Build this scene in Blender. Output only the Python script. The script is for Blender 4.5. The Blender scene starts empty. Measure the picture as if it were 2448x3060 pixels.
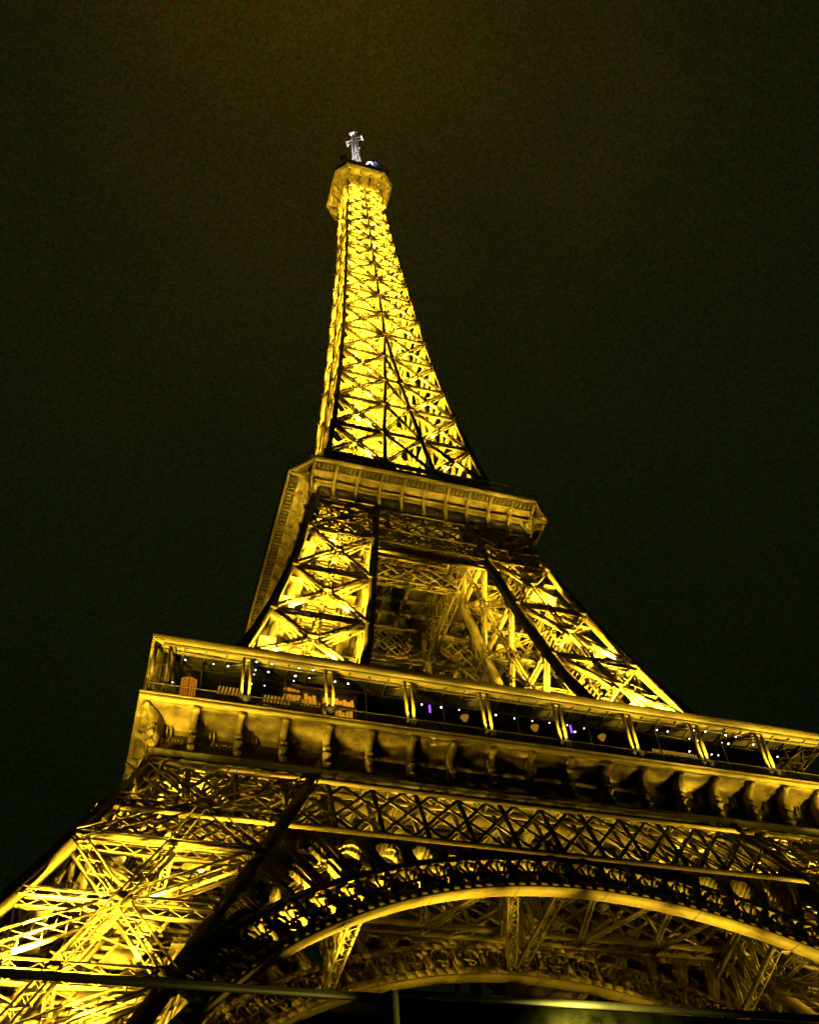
import bpy, math, random
import numpy as np
from mathutils import Vector
random.seed(7); rng = np.random.default_rng(7)
scene = bpy.context.scene
C = scene.collection
R = math.radians

# ------------------------------------------------------------------ camera
cam_d = bpy.data.cameras.new('camera'); cam = bpy.data.objects.new('camera', cam_d); C.objects.link(cam)
cam.location = (-35.4926, -100.1954, 2.0182)
YAW, PITCH, ROLL = 0.373506, 0.857085, -0.107627
f = Vector((math.sin(YAW)*math.cos(PITCH), math.cos(YAW)*math.cos(PITCH), math.sin(PITCH)))
r0 = Vector((math.cos(YAW), -math.sin(YAW), 0)); u0 = r0.cross(f)
rv = math.cos(ROLL)*r0 + math.sin(ROLL)*u0; uv = -math.sin(ROLL)*r0 + math.cos(ROLL)*u0
from mathutils import Matrix
cam.rotation_euler = Matrix((rv, uv, -f)).transposed().to_euler()
cam_d.sensor_fit = 'VERTICAL'; cam_d.sensor_height = 36.0; cam_d.sensor_width = 28.8
cam_d.lens = 2938.63/3060*36.0
cam_d.shift_y = 105.91/3060
cam_d.clip_start = 0.1; cam_d.clip_end = 3000
scene.camera = cam
# ------------------------------------------------------------------ render / view
scene.view_settings.view_transform = 'Standard'; scene.view_settings.look = 'None'
scene.view_settings.exposure = 0.0; scene.view_settings.gamma = 1.0
scene.render.engine = 'CYCLES'
scene.cycles.max_bounces = 4; scene.cycles.diffuse_bounces = 1; scene.cycles.glossy_bounces = 1
scene.cycles.transmission_bounces = 3; scene.cycles.transparent_max_bounces = 6
scene.cycles.caustics_reflective = False; scene.cycles.caustics_refractive = False
scene.cycles.sample_clamp_indirect = 4.0
scene.cycles.use_denoising = True; scene.cycles.use_adaptive_sampling = False
# ------------------------------------------------------------------ night sky: low cloud lit by the city and the tower
SKY_GAIN = 1.0
w = bpy.data.worlds.new('World'); scene.world = w; w.use_nodes = True
nt = w.node_tree; nt.nodes.clear()
out = nt.nodes.new('ShaderNodeOutputWorld'); bg = nt.nodes.new('ShaderNodeBackground')
tc = nt.nodes.new('ShaderNodeTexCoord')
dot = nt.nodes.new('ShaderNodeVectorMath'); dot.operation = 'DOT_PRODUCT'
gd = Vector((0.06, 0.17, 0.98)).normalized(); dot.inputs[1].default_value = gd
nt.links.new(tc.outputs['Generated'], dot.inputs[0])
ac = nt.nodes.new('ShaderNodeMath'); ac.operation = 'ARCCOSINE'; nt.links.new(dot.outputs['Value'], ac.inputs[0])
nz = nt.nodes.new('ShaderNodeTexNoise'); nz.inputs['Scale'].default_value = 5.0; nz.inputs['Detail'].default_value = 6
nt.links.new(tc.outputs['Generated'], nz.inputs['Vector'])
ma = nt.nodes.new('ShaderNodeMath'); ma.operation = 'MULTIPLY_ADD'
nt.links.new(nz.outputs['Fac'], ma.inputs[0]); ma.inputs[1].default_value = 0.16; 
sc1 = nt.nodes.new('ShaderNodeMath'); sc1.operation = 'MULTIPLY_ADD'; nt.links.new(ac.outputs[0], sc1.inputs[0])
sc1.inputs[1].default_value = 1/R(90); sc1.inputs[2].default_value = -0.08
nt.links.new(sc1.outputs[0], ma.inputs[2])
cr = nt.nodes.new('ShaderNodeValToRGB'); nt.links.new(ma.outputs[0], cr.inputs[0])
els = cr.color_ramp.elements
stops = [(0.0, (.040, .0245, .0015)), (0.10, (.0215, .0152, .0014)), (0.20, (.0098, .0092, .0014)),
         (0.34, (.0054, .0070, .0015)), (0.52, (.0030, .0045, .0016)), (1.0, (.0020, .0027, .0013))]
while len(els) < len(stops): els.new(0.5)
for e, (p, c) in zip(els, stops): e.position = p; e.color = (*c, 1)
gr = nt.nodes.new('ShaderNodeTexNoise'); gr.inputs['Scale'].default_value = 330; gr.inputs['Detail'].default_value = 3; gr.inputs['Roughness'].default_value = .75
nt.links.new(tc.outputs['Generated'], gr.inputs['Vector'])
gm = nt.nodes.new('ShaderNodeVectorMath'); gm.operation = 'MULTIPLY_ADD'; gm.inputs[1].default_value = (4.2, 3.0, 3.0); gm.inputs[2].default_value = (-1.12, -.48, -.5)
nt.links.new(gr.outputs['Color'], gm.inputs[0])
gx = nt.nodes.new('ShaderNodeMix'); gx.data_type = 'RGBA'; gx.blend_type = 'MULTIPLY'; gx.inputs['Factor'].default_value = 1
nt.links.new(cr.outputs[0], gx.inputs[6]); nt.links.new(gm.outputs[0], gx.inputs[7])
nt.links.new(gx.outputs[2], bg.inputs[0]); bg.inputs[1].default_value = SKY_GAIN
nt.links.new(bg.outputs[0], out.inputs[0])
SODIUM = (1.0, 0.665, 0.032)
LAMP = 34.0          # overall gain of all floodlights, the added ones too

# ------------------------------------------------------------------ materials
def mat(name, col, rough=.6, metal=0., noise=None, emit=None, spec=.3):
    m = bpy.data.materials.new(name); m.use_nodes = True
    n = m.node_tree; b = n.nodes['Principled BSDF']
    b.inputs['Base Color'].default_value = (*col, 1); b.inputs['Roughness'].default_value = rough
    b.inputs['Metallic'].default_value = metal; b.inputs['Specular IOR Level'].default_value = spec
    if noise:
        sc, amt = noise
        t = n.nodes.new('ShaderNodeTexCoord'); z = n.nodes.new('ShaderNodeTexNoise')
        z.inputs['Scale'].default_value = sc; z.inputs['Detail'].default_value = 5; z.inputs['Roughness'].default_value = .65
        n.links.new(t.outputs['Object'], z.inputs['Vector'])
        rp = n.nodes.new('ShaderNodeValToRGB'); rp.color_ramp.elements[0].position = .34; rp.color_ramp.elements[1].position = .68
        rp.color_ramp.elements[0].color = (*[c*(1-amt) for c in col], 1); rp.color_ramp.elements[1].color = (*[min(1, c*(1+amt)) for c in col], 1)
        n.links.new(z.outputs['Fac'], rp.inputs[0]); n.links.new(rp.outputs[0], b.inputs['Base Color'])
    if emit:
        b.inputs['Emission Color'].default_value = (*emit[0], 1); b.inputs['Emission Strength'].default_value = emit[1]
    return m
M_iron = mat('brown_iron_paint', (.150, .118, .062), .6, noise=(.55, .38))
M_plate = mat('brown_plate_paint', (.145, .113, .060), .58, noise=(.9, .28))
M_soffit = mat('patchy_light_soffit_paint', (.140, .108, .056), .7, noise=(.8, .68))  # strong blotches paint patchy light and dark onto soffits and consoles
M_deck = mat('deck_grey', (.07, .06, .045), .8, noise=(.5, .3))
M_white = mat('white_mast_paint', (.75, .72, .68), .5, noise=(1., .1))
M_dark = mat('dark_equipment_and_shade', (.035, .03, .025), .7, noise=(1., .3))  # also paints in shade on the lower cornice, gallery ceiling and wall panels
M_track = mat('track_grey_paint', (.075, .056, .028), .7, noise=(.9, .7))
M_stone = mat('pier_masonry', (.32, .29, .24), .85, noise=(.6, .3))
M_asph = mat('asphalt', (.05, .048, .045), .9, noise=(.3, .3))
M_steel = mat('gate_steel', (.13, .13, .09), .5, .3, noise=(3., .3))
M_wood = mat('slatted_wood', (.42, .25, .10), .7, noise=(2., .4))
M_door = mat('lit_orange_curtain', (.3, .1, .02), .8, noise=(1.5, .35), emit=((1., .3, .012), .42))
M_lit = mat('lit_window_glow', (.3, .2, .03), .7, noise=(1.2, .4), emit=((1., .42, .012), .8))
M_shade = mat('lamp_shade_glow', (.6, .45, .15), .6, emit=((1., .5, .02), .22))
M_bulb = mat('sodium_lens', (.9, .8, .5), .4, emit=((1., .86, .34), 22.))
M_cool = mat('cool_white_lens', (.9, .9, .9), .4, emit=((.86, .93, 1.), 9.))
M_blue = mat('blue_halo_glow', (.1, .1, .6), .4, emit=((.05, .06, 1.), 2.2))
M_purple = mat('violet_lens', (.2, .1, .6), .4, emit=((.25, .06, 1.), 2.5))
M_beacon = mat('beacon_lens', (.9, .9, 1.), .4, emit=((.7, .8, 1.), 40.))
M_letter = mat('faded_gilt_lettering', (.42, .34, .16), .6)
M_glass = bpy.data.materials.new('frosted_glass'); M_glass.use_nodes = True
n = M_glass.node_tree; n.nodes.clear()
o_ = n.nodes.new('ShaderNodeOutputMaterial'); tr = n.nodes.new('ShaderNodeBsdfTranslucent'); df = n.nodes.new('ShaderNodeBsdfDiffuse'); mx = n.nodes.new('ShaderNodeMixShader')
t_ = n.nodes.new('ShaderNodeTexCoord'); z_ = n.nodes.new('ShaderNodeTexNoise'); z_.inputs['Scale'].default_value = 5; z_.inputs['Detail'].default_value = 8; z_.inputs['Roughness'].default_value=.7
rp = n.nodes.new('ShaderNodeValToRGB'); rp.color_ramp.elements[0].position=.36; rp.color_ramp.elements[1].position=.62
rp.color_ramp.elements[0].color=(.006,.009,.003,1); rp.color_ramp.elements[1].color=(.05,.048,.02,1)
n.links.new(t_.outputs['Object'], z_.inputs['Vector']); n.links.new(z_.outputs['Fac'], rp.inputs[0])
n.links.new(rp.outputs[0], tr.inputs['Color']); n.links.new(rp.outputs[0], df.inputs['Color'])
mx.inputs[0].default_value=.8; n.links.new(tr.outputs[0], mx.inputs[1]); n.links.new(df.outputs[0], mx.inputs[2]); n.links.new(mx.outputs[0], o_.inputs[0])

# ------------------------------------------------------------------ mesh helper
V3 = lambda *a: np.array(a, float)
class MB:
    def __init__(s): s.bars = []; s.v = []; s.fc = []; s.nv = 0
    def bar(s, a, b, wd, dp, n):            # box from a to b: wd across, dp along n (centred)
        s.bars.append((*a, *b, wd, dp, *n))
    def poly(s, verts, faces):
        k = s.nv; s.v.extend([tuple(map(float, p)) for p in verts]); s.nv += len(verts)
        s.fc.extend([tuple(i+k for i in q) for q in faces])
    def box(s, lo, hi):
        (x0,y0,z0),(x1,y1,z1) = lo, hi
        s.poly([(x0,y0,z0),(x1,y0,z0),(x1,y1,z0),(x0,y1,z0),(x0,y0,z1),(x1,y0,z1),(x1,y1,z1),(x0,y1,z1)],
               [(0,3,2,1),(4,5,6,7),(0,1,5,4),(1,2,6,5),(2,3,7,6),(3,0,4,7)])
    def slab(s, pts, off):                  # polygon pts given thickness by vector off
        n = len(pts); q = [np.array(p)+off for p in pts]
        s.poly(list(pts)+q, [tuple(range(n)), tuple(range(2*n-1, n-1, -1))]+[(i, i+n, (i+1)%n+n, (i+1)%n) for i in range(n)])
    def loft(s, rings, cap=True):           # rings: list of closed rings of equal length
        n = len(rings[0]); vs = [p for r in rings for p in r]; fs = []
        for k in range(len(rings)-1):
            for i in range(n): fs.append((k*n+i, k*n+(i+1)%n, (k+1)*n+(i+1)%n, (k+1)*n+i))
        if cap: fs += [tuple(range(n-1, -1, -1)), tuple((len(rings)-1)*n+i for i in range(n))]
        s.poly(vs, fs)
    def sheet(s, rows):                     # open grid of rows
        n = len(rows[0]); vs = [p for r in rows for p in r]
        s.poly(vs, [(k*n+i, k*n+i+1, (k+1)*n+i+1, (k+1)*n+i) for k in range(len(rows)-1) for i in range(n-1)])
    def cyl(s, a, b, ra, rb=None, seg=10):
        a = np.array(a, float); b = np.array(b, float); rb = ra if rb is None else rb
        d = (b-a)/np.linalg.norm(b-a); t = V3(0,0,1) if abs(d[2]) < .9 else V3(1,0,0)
        e = np.cross(d, t); e /= np.linalg.norm(e); g = np.cross(d, e)
        ring = lambda c, r: [c+r*(math.cos(x)*e+math.sin(x)*g) for x in [2*math.pi*i/seg for i in range(seg)]]
        s.loft([ring(a, ra), ring(b, rb)])
    def lathe(s, c, prof, seg=12):
        s.loft([[(c[0]+r*math.cos(2*math.pi*i/seg), c[1]+r*math.sin(2*math.pi*i/seg), c[2]+z) for i in range(seg)] for r, z in prof])
    def mesh(s, name, m):
        vs = np.zeros((0, 3)); nf = 0; loops = []
        parts_v = []; loop_l = []; tot = []
        if s.bars:
            A = np.array(s.bars, float); a = A[:, 0:3]; b = A[:, 3:6]; wd = A[:, 6:7]; dp = A[:, 7:8]; n = A[:, 8:11]
            d = b-a; L = np.linalg.norm(d, axis=1, keepdims=True); ok = (L[:, 0] > 1e-4)
            a, b, wd, dp, n, d, L = [q[ok] for q in (a, b, wd, dp, n, d, L)]
            d = d/L; n = n-(n*d).sum(1, keepdims=True)*d; ln = np.linalg.norm(n, axis=1, keepdims=True)
            alt = np.cross(d, np.where(np.abs(d[:, 2:3]) < .8, [[0, 0, 1.]], [[1., 0, 0]])); n = np.where(ln > 1e-3, n, alt)
            n /= np.linalg.norm(n, axis=1, keepdims=True); sd = np.cross(d, n)
            hw = sd*wd/2; hd = n*dp/2
            P = np.stack([a-hw-hd, a+hw-hd, a+hw+hd, a-hw+hd, b-hw-hd, b+hw-hd, b+hw+hd, b-hw+hd], 1)
            N = len(P); parts_v.append(P.reshape(-1, 3))
            F = np.array([[0,3,2,1],[4,5,6,7],[0,1,5,4],[1,2,6,5],[2,3,7,6],[3,0,4,7]])
            F = F[:, ::-1]
            loop_l.append((np.arange(N)[:, None, None]*8+F[None]).reshape(-1)); tot.append(np.full(N*6, 4))
            base = N*8
        else: base = 0
        if s.v:
            parts_v.append(np.array(s.v)); loop_l.append(np.array([i+base for q in s.fc for i in q])); tot.append(np.array([len(q) for q in s.fc]))
        vs = np.concatenate(parts_v); lp = np.concatenate(loop_l).astype(np.int32); tt = np.concatenate(tot).astype(np.int32)
        me = bpy.data.meshes.new(name); me.vertices.add(len(vs)); me.vertices.foreach_set('co', vs.astype(np.float32).ravel())
        me.loops.add(len(lp)); me.loops.foreach_set('vertex_index', lp)
        me.polygons.add(len(tt)); st = np.zeros(len(tt), np.int32); st[1:] = np.cumsum(tt)[:-1]
        me.polygons.foreach_set('loop_start', st); me.polygons.foreach_set('loop_total', tt)
        me.materials.append(m); me.update(calc_edges=True); me.validate()
        return me
    def obj(s, name, m, parent=None):
        return put(name, s.mesh(name, m), parent)
def put(name, data, parent=None, rz=0, loc=None):
    o = bpy.data.objects.new(name, data); C.objects.link(o)
    if parent: o.parent = parent
    o.rotation_euler = (0, 0, rz)
    if loc is not None: o.location = loc
    return o
def empty(name, parent=None, rz=0, loc=(0, 0, 0)):
    o = put(name, None, parent, rz, loc); o.empty_display_size = .1; return o
def tag(o, label=None, cat=None, group=None, kind=None):
    if label: o['label'] = label
    if cat: o['category'] = cat
    if group: o['group'] = group
    if kind: o['kind'] = kind
    return o
def unit(v): return v/np.linalg.norm(v)
OPEN_BOX = False
def lbeam(mb, A, B, n, wd, dp, t, pitch=None, faces='FBS', lace=.55):
    """laced box girder: four corner angles and zigzag lacing; front at A-B, body towards -n"""
    A = np.array(A, float); B = np.array(B, float); d = B-A; L = np.linalg.norm(d); d /= L
    n = np.array(n, float); n = unit(n-(n@d)*d); s = np.cross(d, n); pitch = pitch or wd
    if OPEN_BOX:                            # corner angles, the rear pair broad
        for sx in (-.5, .5):
            mb.bar(A+s*sx*wd, B+s*sx*wd, t*.5, t*1.2, n); mb.bar(A+s*sx*wd-n*dp, B+s*sx*wd-n*dp, t*1.5, t*1.9, n)
    else:
        for sx in (-.5, .5): mb.bar(A+s*sx*wd-n*dp*.5, B+s*sx*wd-n*dp*.5, t*.75, dp*.62, n)      # side plates of the box
    N = max(2, int(round(L/pitch))); lw = t*lace; lt = t*.3
    for k in range(N):
        p = A+d*(L*k/N); q = A+d*(L*(k+1)/N); a = .5 if k % 2 else -.5
        mb.bar(p+s*a*wd-n*dp*.17, q-s*a*wd-n*dp*.17, lw, lt, n)
        if 'B' in faces: mb.bar(p-s*a*wd-n*dp*.83, q+s*a*wd-n*dp*.83, lw, lt, n)

# ------------------------------------------------------------------ tower profile (metres)
Zs = [0,12,24,35.5,39.4,49,57.6,73,78,84,92.5,103,111,116,130,142,163,181,205,231,262,279]
Hs = [61.5,54.0,47.2,41.2,39.4,35.1,31.6,26.5,24.8,23.0,20.8,18.4,16.9,16.0,13.7,12.2,10.35,9.0,7.7,6.4,5.2,4.85]
Zi = [0,12,25.7,35.3,40,51,57.6,72.7,77,89,98,105,111,113.5,130.5,140.5,150,160.5,171.5,182,300]
Ii = [38.4,35.6,31.9,27.4,25.1,20.1,17.4,12.6,11.6,9.7,8.5,7.6,6.9,6.5,4.05,3.3,2.45,1.55,.85,0,0]
def h(z): return float(np.interp(z, Zs, Hs))
def ii(z): return float(np.interp(z, Zi, Ii))
ROOT = empty('iron_tower')
tag(ROOT, 'tall wrought iron lattice tower lit golden from inside against the night sky', 'tower')
TURN = [0, math.pi/2, math.pi, -math.pi/2]

# ------------------------------------------------------------------ pillars
def pillar_face(which):
    """(u in 0..1, z) -> point, outward normal; local pillar is the front left one (x<0, y<0)"""
    m = lambda u, z: ii(z)+(h(z)-ii(z))*u
    if which == 'front': return (lambda u, z: V3(-m(u, z), -h(z), z)), V3(0, -1, .35)
    if which == 'side':  return (lambda u, z: V3(-h(z), -m(u, z), z)), V3(-1, 0, .35)
    if which == 'inner': return (lambda u, z: V3(-ii(z), -m(u, z), z)), V3(1, 0, -.3)
    return (lambda u, z: V3(-m(u, z), -ii(z), z)), V3(0, 1, -.3)
def girder(mb, ca, cb, zs, t):
    """corner box girder; ca/cb pick outer (1) or inner (0) arris in x and y"""
    rings = []
    for z in zs:
        tt = t(z)
        xs = (-h(z), -h(z)+tt) if ca else (-ii(z)-tt, -ii(z))
        ys = (-h(z), -h(z)+tt) if cb else (-ii(z)-tt, -ii(z))
        rings.append([(xs[0], ys[0], z), (xs[1], ys[0], z), (xs[1], ys[1], z), (xs[0], ys[1], z)])
    mb.loft(rings)
def gusset(mb, c, n, r, th=.08, sides=8, up=1.0):
    n = unit(np.array(n, float)); e = unit(np.cross(V3(0, 0, 1), n)); g = np.cross(n, e)
    pts = [c+n*.02+r*(math.cos(a)*e+up*math.sin(a)*g) for a in [2*math.pi*(i+.5)/sides for i in range(sides)]]
    mb.slab(pts, -n*th)
def pillar(name, nodes, tz, wd, dp, t, mids, zlo, zhi, stair=True):
    root = empty(name, ROOT)
    zz = sorted(set([zlo]+[z for z in Zs+Zi if zlo < z < zhi]+[zhi]))
    for ca in (1, 0):
        for cb in (1, 0):
            mb = MB(); girder(mb, ca, cb, zz, tz)
            mb.obj('edge_girder', M_plate, root)
    for fc in ('front', 'side', 'inner', 'back'):
        F, n = pillar_face(fc); mb = MB()
        for k in range(len(nodes)-1):
            z0, z1 = nodes[k], nodes[k+1]; sl = (h(z0)-h(z1))/(z1-z0) if fc in ('front', 'side') else -(ii(z0)-ii(z1))/(z1-z0); n = V3(n[0], n[1], sl); e0 = tz(z0)/max(1, h(z0)-ii(z0)); e1 = tz(z1)/max(1, h(z1)-ii(z1))
            a, b, c, d = F(e0*.6, z0), F(1-e0*.6, z0), F(e1*.6, z1), F(1-e1*.6, z1)
            # crossing of the diagonals
            w0 = np.linalg.norm(b-a); w1 = np.linalg.norm(d-c); zc = z0+(z1-z0)*w0/(w0+w1); cc = F(.5, zc)
            for p in (a, b, c, d): lbeam(mb, p, cc, n, wd, dp, t, wd*.85)
            lbeam(mb, F(e0*.6, z0), F(1-e0*.6, z0), n, wd*.9, dp, t, wd*.85)
            if mids:
                ec = tz(zc)/(h(zc)-ii(zc)); lbeam(mb, F(ec*.6, zc), F(1-ec*.6, zc), n, wd*.8, dp*.9, t, wd*.85)
            lbeam(mb, F(.5, z0), F(.5, z1), n, wd*.75, dp*.8, t*.9, wd*.7)
            gusset(mb, cc+V3(0, 0, 0)+unit(n)*.12, n, wd*.8)
            gusset(mb, F(.5, z0), n, wd*.5)
            for u in (e0*.9, 1-e0*.9): gusset(mb, F(u, z0), n, wd*.6, up=1.35)
        zt = nodes[-1]; et = tz(zt)/(h(zt)-ii(zt)); lbeam(mb, F(et*.6, zt), F(1-et*.6, zt), n, wd*.9, dp, t, wd*.85)
        mb.obj('cross_bracing', M_iron, root)
    # inside: diaphragms, inclined lift track, stairs
    mb = MB(); cen = lambda u, v, z: V3(-(ii(z)+(h(z)-ii(z))*u), -(ii(z)+(h(z)-ii(z))*v), z)
    lv = list(nodes)
    for z in lv:
        lbeam(mb, cen(.05, .05, z), cen(.95, .95, z), (0, 0, 1), wd*.7, dp*.7, t*.8, wd*.7)
        lbeam(mb, cen(.95, .05, z), cen(.05, .95, z), (0, 0, 1), wd*.7, dp*.7, t*.8, wd*.7)
        for u in (.5,):
            lbeam(mb, cen(u, .04, z), cen(u, .96, z), (0, 0, 1), wd*.5, dp*.5, t*.7, wd*.6, 'FB')
            lbeam(mb, cen(.04, u, z), cen(.96, u, z), (0, 0, 1), wd*.5, dp*.5, t*.7, wd*.6, 'FB')
    mb.obj('diaphragm', M_iron, root)
    mb = MB(); K = 16
    for u in (.33, .46, .54, .67):
        for k in range(K):
            za, zb = zlo+(zhi-zlo)*k/K, zlo+(zhi-zlo)*(k+1)/K
            mb.bar(cen(u, u*.0+.6, za), cen(u, .6, zb), .3, .55, (0, -1, 0))
    NS = int((zhi-zlo)/.8)
    for k in range(NS):
        z = zlo+(zhi-zlo)*(k+.5)/NS
        mb.bar(cen(.30, .6, z), cen(.70, .6, z), .28, .25, (0, 0, 1))
        if k % 3 == 0: mb.bar(cen(.3, .66, z), cen(.7, .66, z+2), .12, .12, (0, 0, 1))
    # perforated decking beside the rails
    for k in range(K):
        za, zb = zlo+(zhi-zlo)*k/K, zlo+(zhi-zlo)*(k+.45)/K
        for (u0, u1) in ((.345, .45), (.55, .655)):
            mb.slab([cen(u0, .63, za), cen(u1, .63, za), cen(u1, .63, zb), cen(u0, .63, zb)], V3(0, .06, 0))
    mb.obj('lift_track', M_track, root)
    if stair:
        for (u, v0, v1) in ((.2, .2, .42), (.85, .6, .85)):
            mb = MB(); z = zlo+1; s = 0
            while z < zhi-3:
                a, b = (v0, v1) if s % 2 else (v1, v0)
                p, q = cen(u, a, z), cen(u, b, z+2.4)
                mb.bar(p, q, .9, .12, (0, 0, 1)); mb.bar(p+V3(.45, 0, 1), q+V3(.45, 0, 1), .05, .05, (0, 0, 1)); mb.bar(p+V3(-.45, 0, 1), q+V3(-.45, 0, 1), .05, .05, (0, 0, 1))
                for j in range(7):
                    g = p+(q-p)*j/6; mb.bar(g+V3(.45, 0, 0), g+V3(.45, 0, 1), .04, .04, (1, 0, 0)); mb.bar(g+V3(-.45, 0, 0), g+V3(-.45, 0, 1), .04, .04, (1, 0, 0))
                mb.box(tuple(q-V3(.9, .9, .1)), tuple(q+V3(.9, .9, 0)))
                z += 2.4; s += 1
            mb.obj('stair', M_iron, root)
    return root
def copy_tree(o, parent, rz):
    c = o.copy(); C.objects.link(c); c.parent = parent; c.rotation_euler = (0, 0, rz)
    for ch in list(o.children):
        d = ch.copy(); C.objects.link(d); d.parent = c
    return c
tl = lambda z: 1.25-.35*min(1, z/116)
OPEN_BOX = True
low = pillar('lower_pillar', [5.0, 17.4, 29.4, 41.6, 51.6], tl, .95, .95, .15, True, 2.5, 57.0)
for (cx, cy) in ((-h(2)+1, -h(2)+1), (-ii(2)-1, -h(2)+1), (-h(2)+1, -ii(2)-1), (-ii(2)-1, -ii(2)-1)):
    mb = MB()
    mb.loft([[(cx-a, cy-a, z), (cx+a, cy-a, z), (cx+a, cy+a, z), (cx-a, cy+a, z)] for a, z in ((3.2, -.2), (3.0, 2.2), (2.4, 2.5), (2.2, 3.4))]); mb.obj('masonry_pier', M_stone, low)
OPEN_BOX = False
mid = pillar('middle_pillar', [60.0, 71.2, 82.5, 93.9, 104.9, 113.4], tl, .85, .7, .12, False, 57.0, 117.5)
for a in TURN[1:]: copy_tree(low, ROOT, a); copy_tree(mid, ROOT, a)

# ------------------------------------------------------------------ spire
spn = [118.5, 129.6, 140.6, 151.2, 161.2, 171.7, 182.2, 192.2, 201.9, 211, 219.7, 228.4, 236, 243, 249.7, 256.5, 263, 269, 274.5]
spire = empty('spire', ROOT)
ts = lambda z: .78-.38*min(1, max(0, (z-118)/158))
zz = sorted(set([117.5]+[z for z in Zs+Zi if 117.5 < z < 277]+spn+[277]))
g_outer = MB(); girder(g_outer, 1, 1, zz, ts); me_o = g_outer.mesh('edge_girder', M_plate)
g_in = MB(); rings = []
for z in zz:                                     # inner edge girders of one face, merging into one mullion above 182 m
    pass
def mullion_mesh(sgn):
    mb = MB(); rr = []
    for z in [q for q in zz if q <= 182.3]:
        t_ = ts(z)*.8; x = ii(z)
        xs = (-x-t_*.5, -x+t_*.5) if sgn < 0 else (x-t_*.5, x+t_*.5)
        rr.append([(xs[0], -h(z), z), (xs[1], -h(z), z), (xs[1], -h(z)+t_, z), (xs[0], -h(z)+t_, z)])
    mb.loft(rr); return mb.mesh('mullion', M_plate)
me_l, me_r = mullion_mesh(-1), mullion_mesh(1)
mb = MB(); mb.loft([[(-ts(z)*.45, -h(z), z), (ts(z)*.45, -h(z), z), (ts(z)*.45, -h(z)+ts(z), z), (-ts(z)*.45, -h(z)+ts(z), z)] for z in zz if z >= 182]); me_c = mb.mesh('mullion', M_plate)
mb = MB(); nrm = V3(0, -1, .12)
for k in range(len(spn)-1):
    z0, z1 = spn[k], spn[k+1]; g = max(0, min(1, (z0-118)/150)); wd = .78-.30*g; t = .15-.035*g
    P = lambda x, z: V3(x, -h(z)+.03, z)
    spans = [(-h(z0), -ii(z0), -h(z1), -ii(z1)), (ii(z0), h(z0), ii(z1), h(z1))]
    for (a0, b0, a1, b1) in spans:
        w0, w1 = b0-a0, b1-a1; zc = z0+(z1-z0)*w0/(w0+w1); fr = (zc-z0)/(z1-z0); xc = ((a0+b0)/2)*(1-fr)+((a1+b1)/2)*fr; cc = P(xc, zc)
        for p in (P(a0, z0), P(b0, z0), P(a1, z1), P(b1, z1)): lbeam(mb, p, cc, nrm, wd, wd*1.1, t, wd*.9)
        lbeam(mb, P(a0, z0), P(b0, z0), nrm, wd*.9, wd*1.1, t, wd*.9)
        gusset(mb, cc, nrm, wd*.5)
    if ii(z0) > .5:
        if ii(z0) > 1.3:
            a0, a1 = ii(z0), ii(z1); zc = z0+(z1-z0)*a0/(a0+max(a1, .3))
            for sx in (-1, 1):
                lbeam(mb, P(sx*a0, z0), P(-sx*a1, z1), nrm, wd*.6, wd*.8, t*.8, wd*.8)
        lbeam(mb, P(-ii(z0), z0), P(ii(z0), z0), nrm, wd*.8, wd, t, wd*.9)
    for x in ({-ii(z0), ii(z0)} if ii(z0) > .3 else {0.}): gusset(mb, P(x, z0), nrm, .95-.45*g, .14)
    for x in (-h(z0)+.35, h(z0)-.35): gusset(mb, P(x, z0), nrm, .8-.42*g, .1)
me_b = mb.mesh('cross_bracing', M_iron)
for a in TURN:
    put('edge_girder', me_o, spire, a); put('cross_bracing', me_b, spire, a)
    put('mullion', me_l, spire, a); put('mullion', me_r, spire, a); put('mullion', me_c, spire, a)
mb = MB()
for k, z in enumerate(spn):
    q = h(z)-.4; g = max(0, min(1, (z-118)/150)); wd = .7-.3*g
    lbeam(mb, (-q, -q, z), (q, q, z), (0, 0, 1), wd, wd, .14-.04*g, wd); lbeam(mb, (-q, q, z), (q, -q, z), (0, 0, 1), wd, wd, .14-.04*g, wd)
    for u in (0,):
        lbeam(mb, (-q, u*q, z), (q, u*q, z), (0, 0, 1), wd*.7, wd*.7, .11, wd, 'FB'); lbeam(mb, (u*q, -q, z), (u*q, q, z), (0, 0, 1), wd*.7, wd*.7, .11, wd, 'FB')
mb.obj('diaphragm', M_iron, spire)
mb = MB()
for sx in (-1, 1):
    for sy in (-1, 1):
        lbeam(mb, (sx*1.9, sy*1.9, 118), (sx*1.7, sy*1.7, 274), (0, sy, 0), .5, .5, .12, .9)
for k in range(30):
    z = 118+k*5.2
    for a, b in (((-1.9, -1.9), (1.9, -1.9)), ((1.9, -1.9), (1.9, 1.9)), ((1.9, 1.9), (-1.9, 1.9)), ((-1.9, 1.9), (-1.9, -1.9))):
        mb.bar((*a, z), (*b, z), .2, .2, (0, 0, 1)); mb.bar((*a, z), (*b, z+5.2), .12, .08, (a[0]+b[0], a[1]+b[1], 0))
mb.obj('lift_shaft', M_iron, spire)
mb = MB(); z = 119; s = 0
while z < 272:
    q = min(3.2, h(z)*.55); c = [(-q, -q), (q, -q), (q, q), (-q, q)]; a, b = c[s % 4], c[(s+1) % 4]
    mb.bar((*a, z), (*b, z+1.5), .8, .12, (0, 0, 1)); z += 1.5; s += 1
mb.obj('stair', M_iron, spire)

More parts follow.
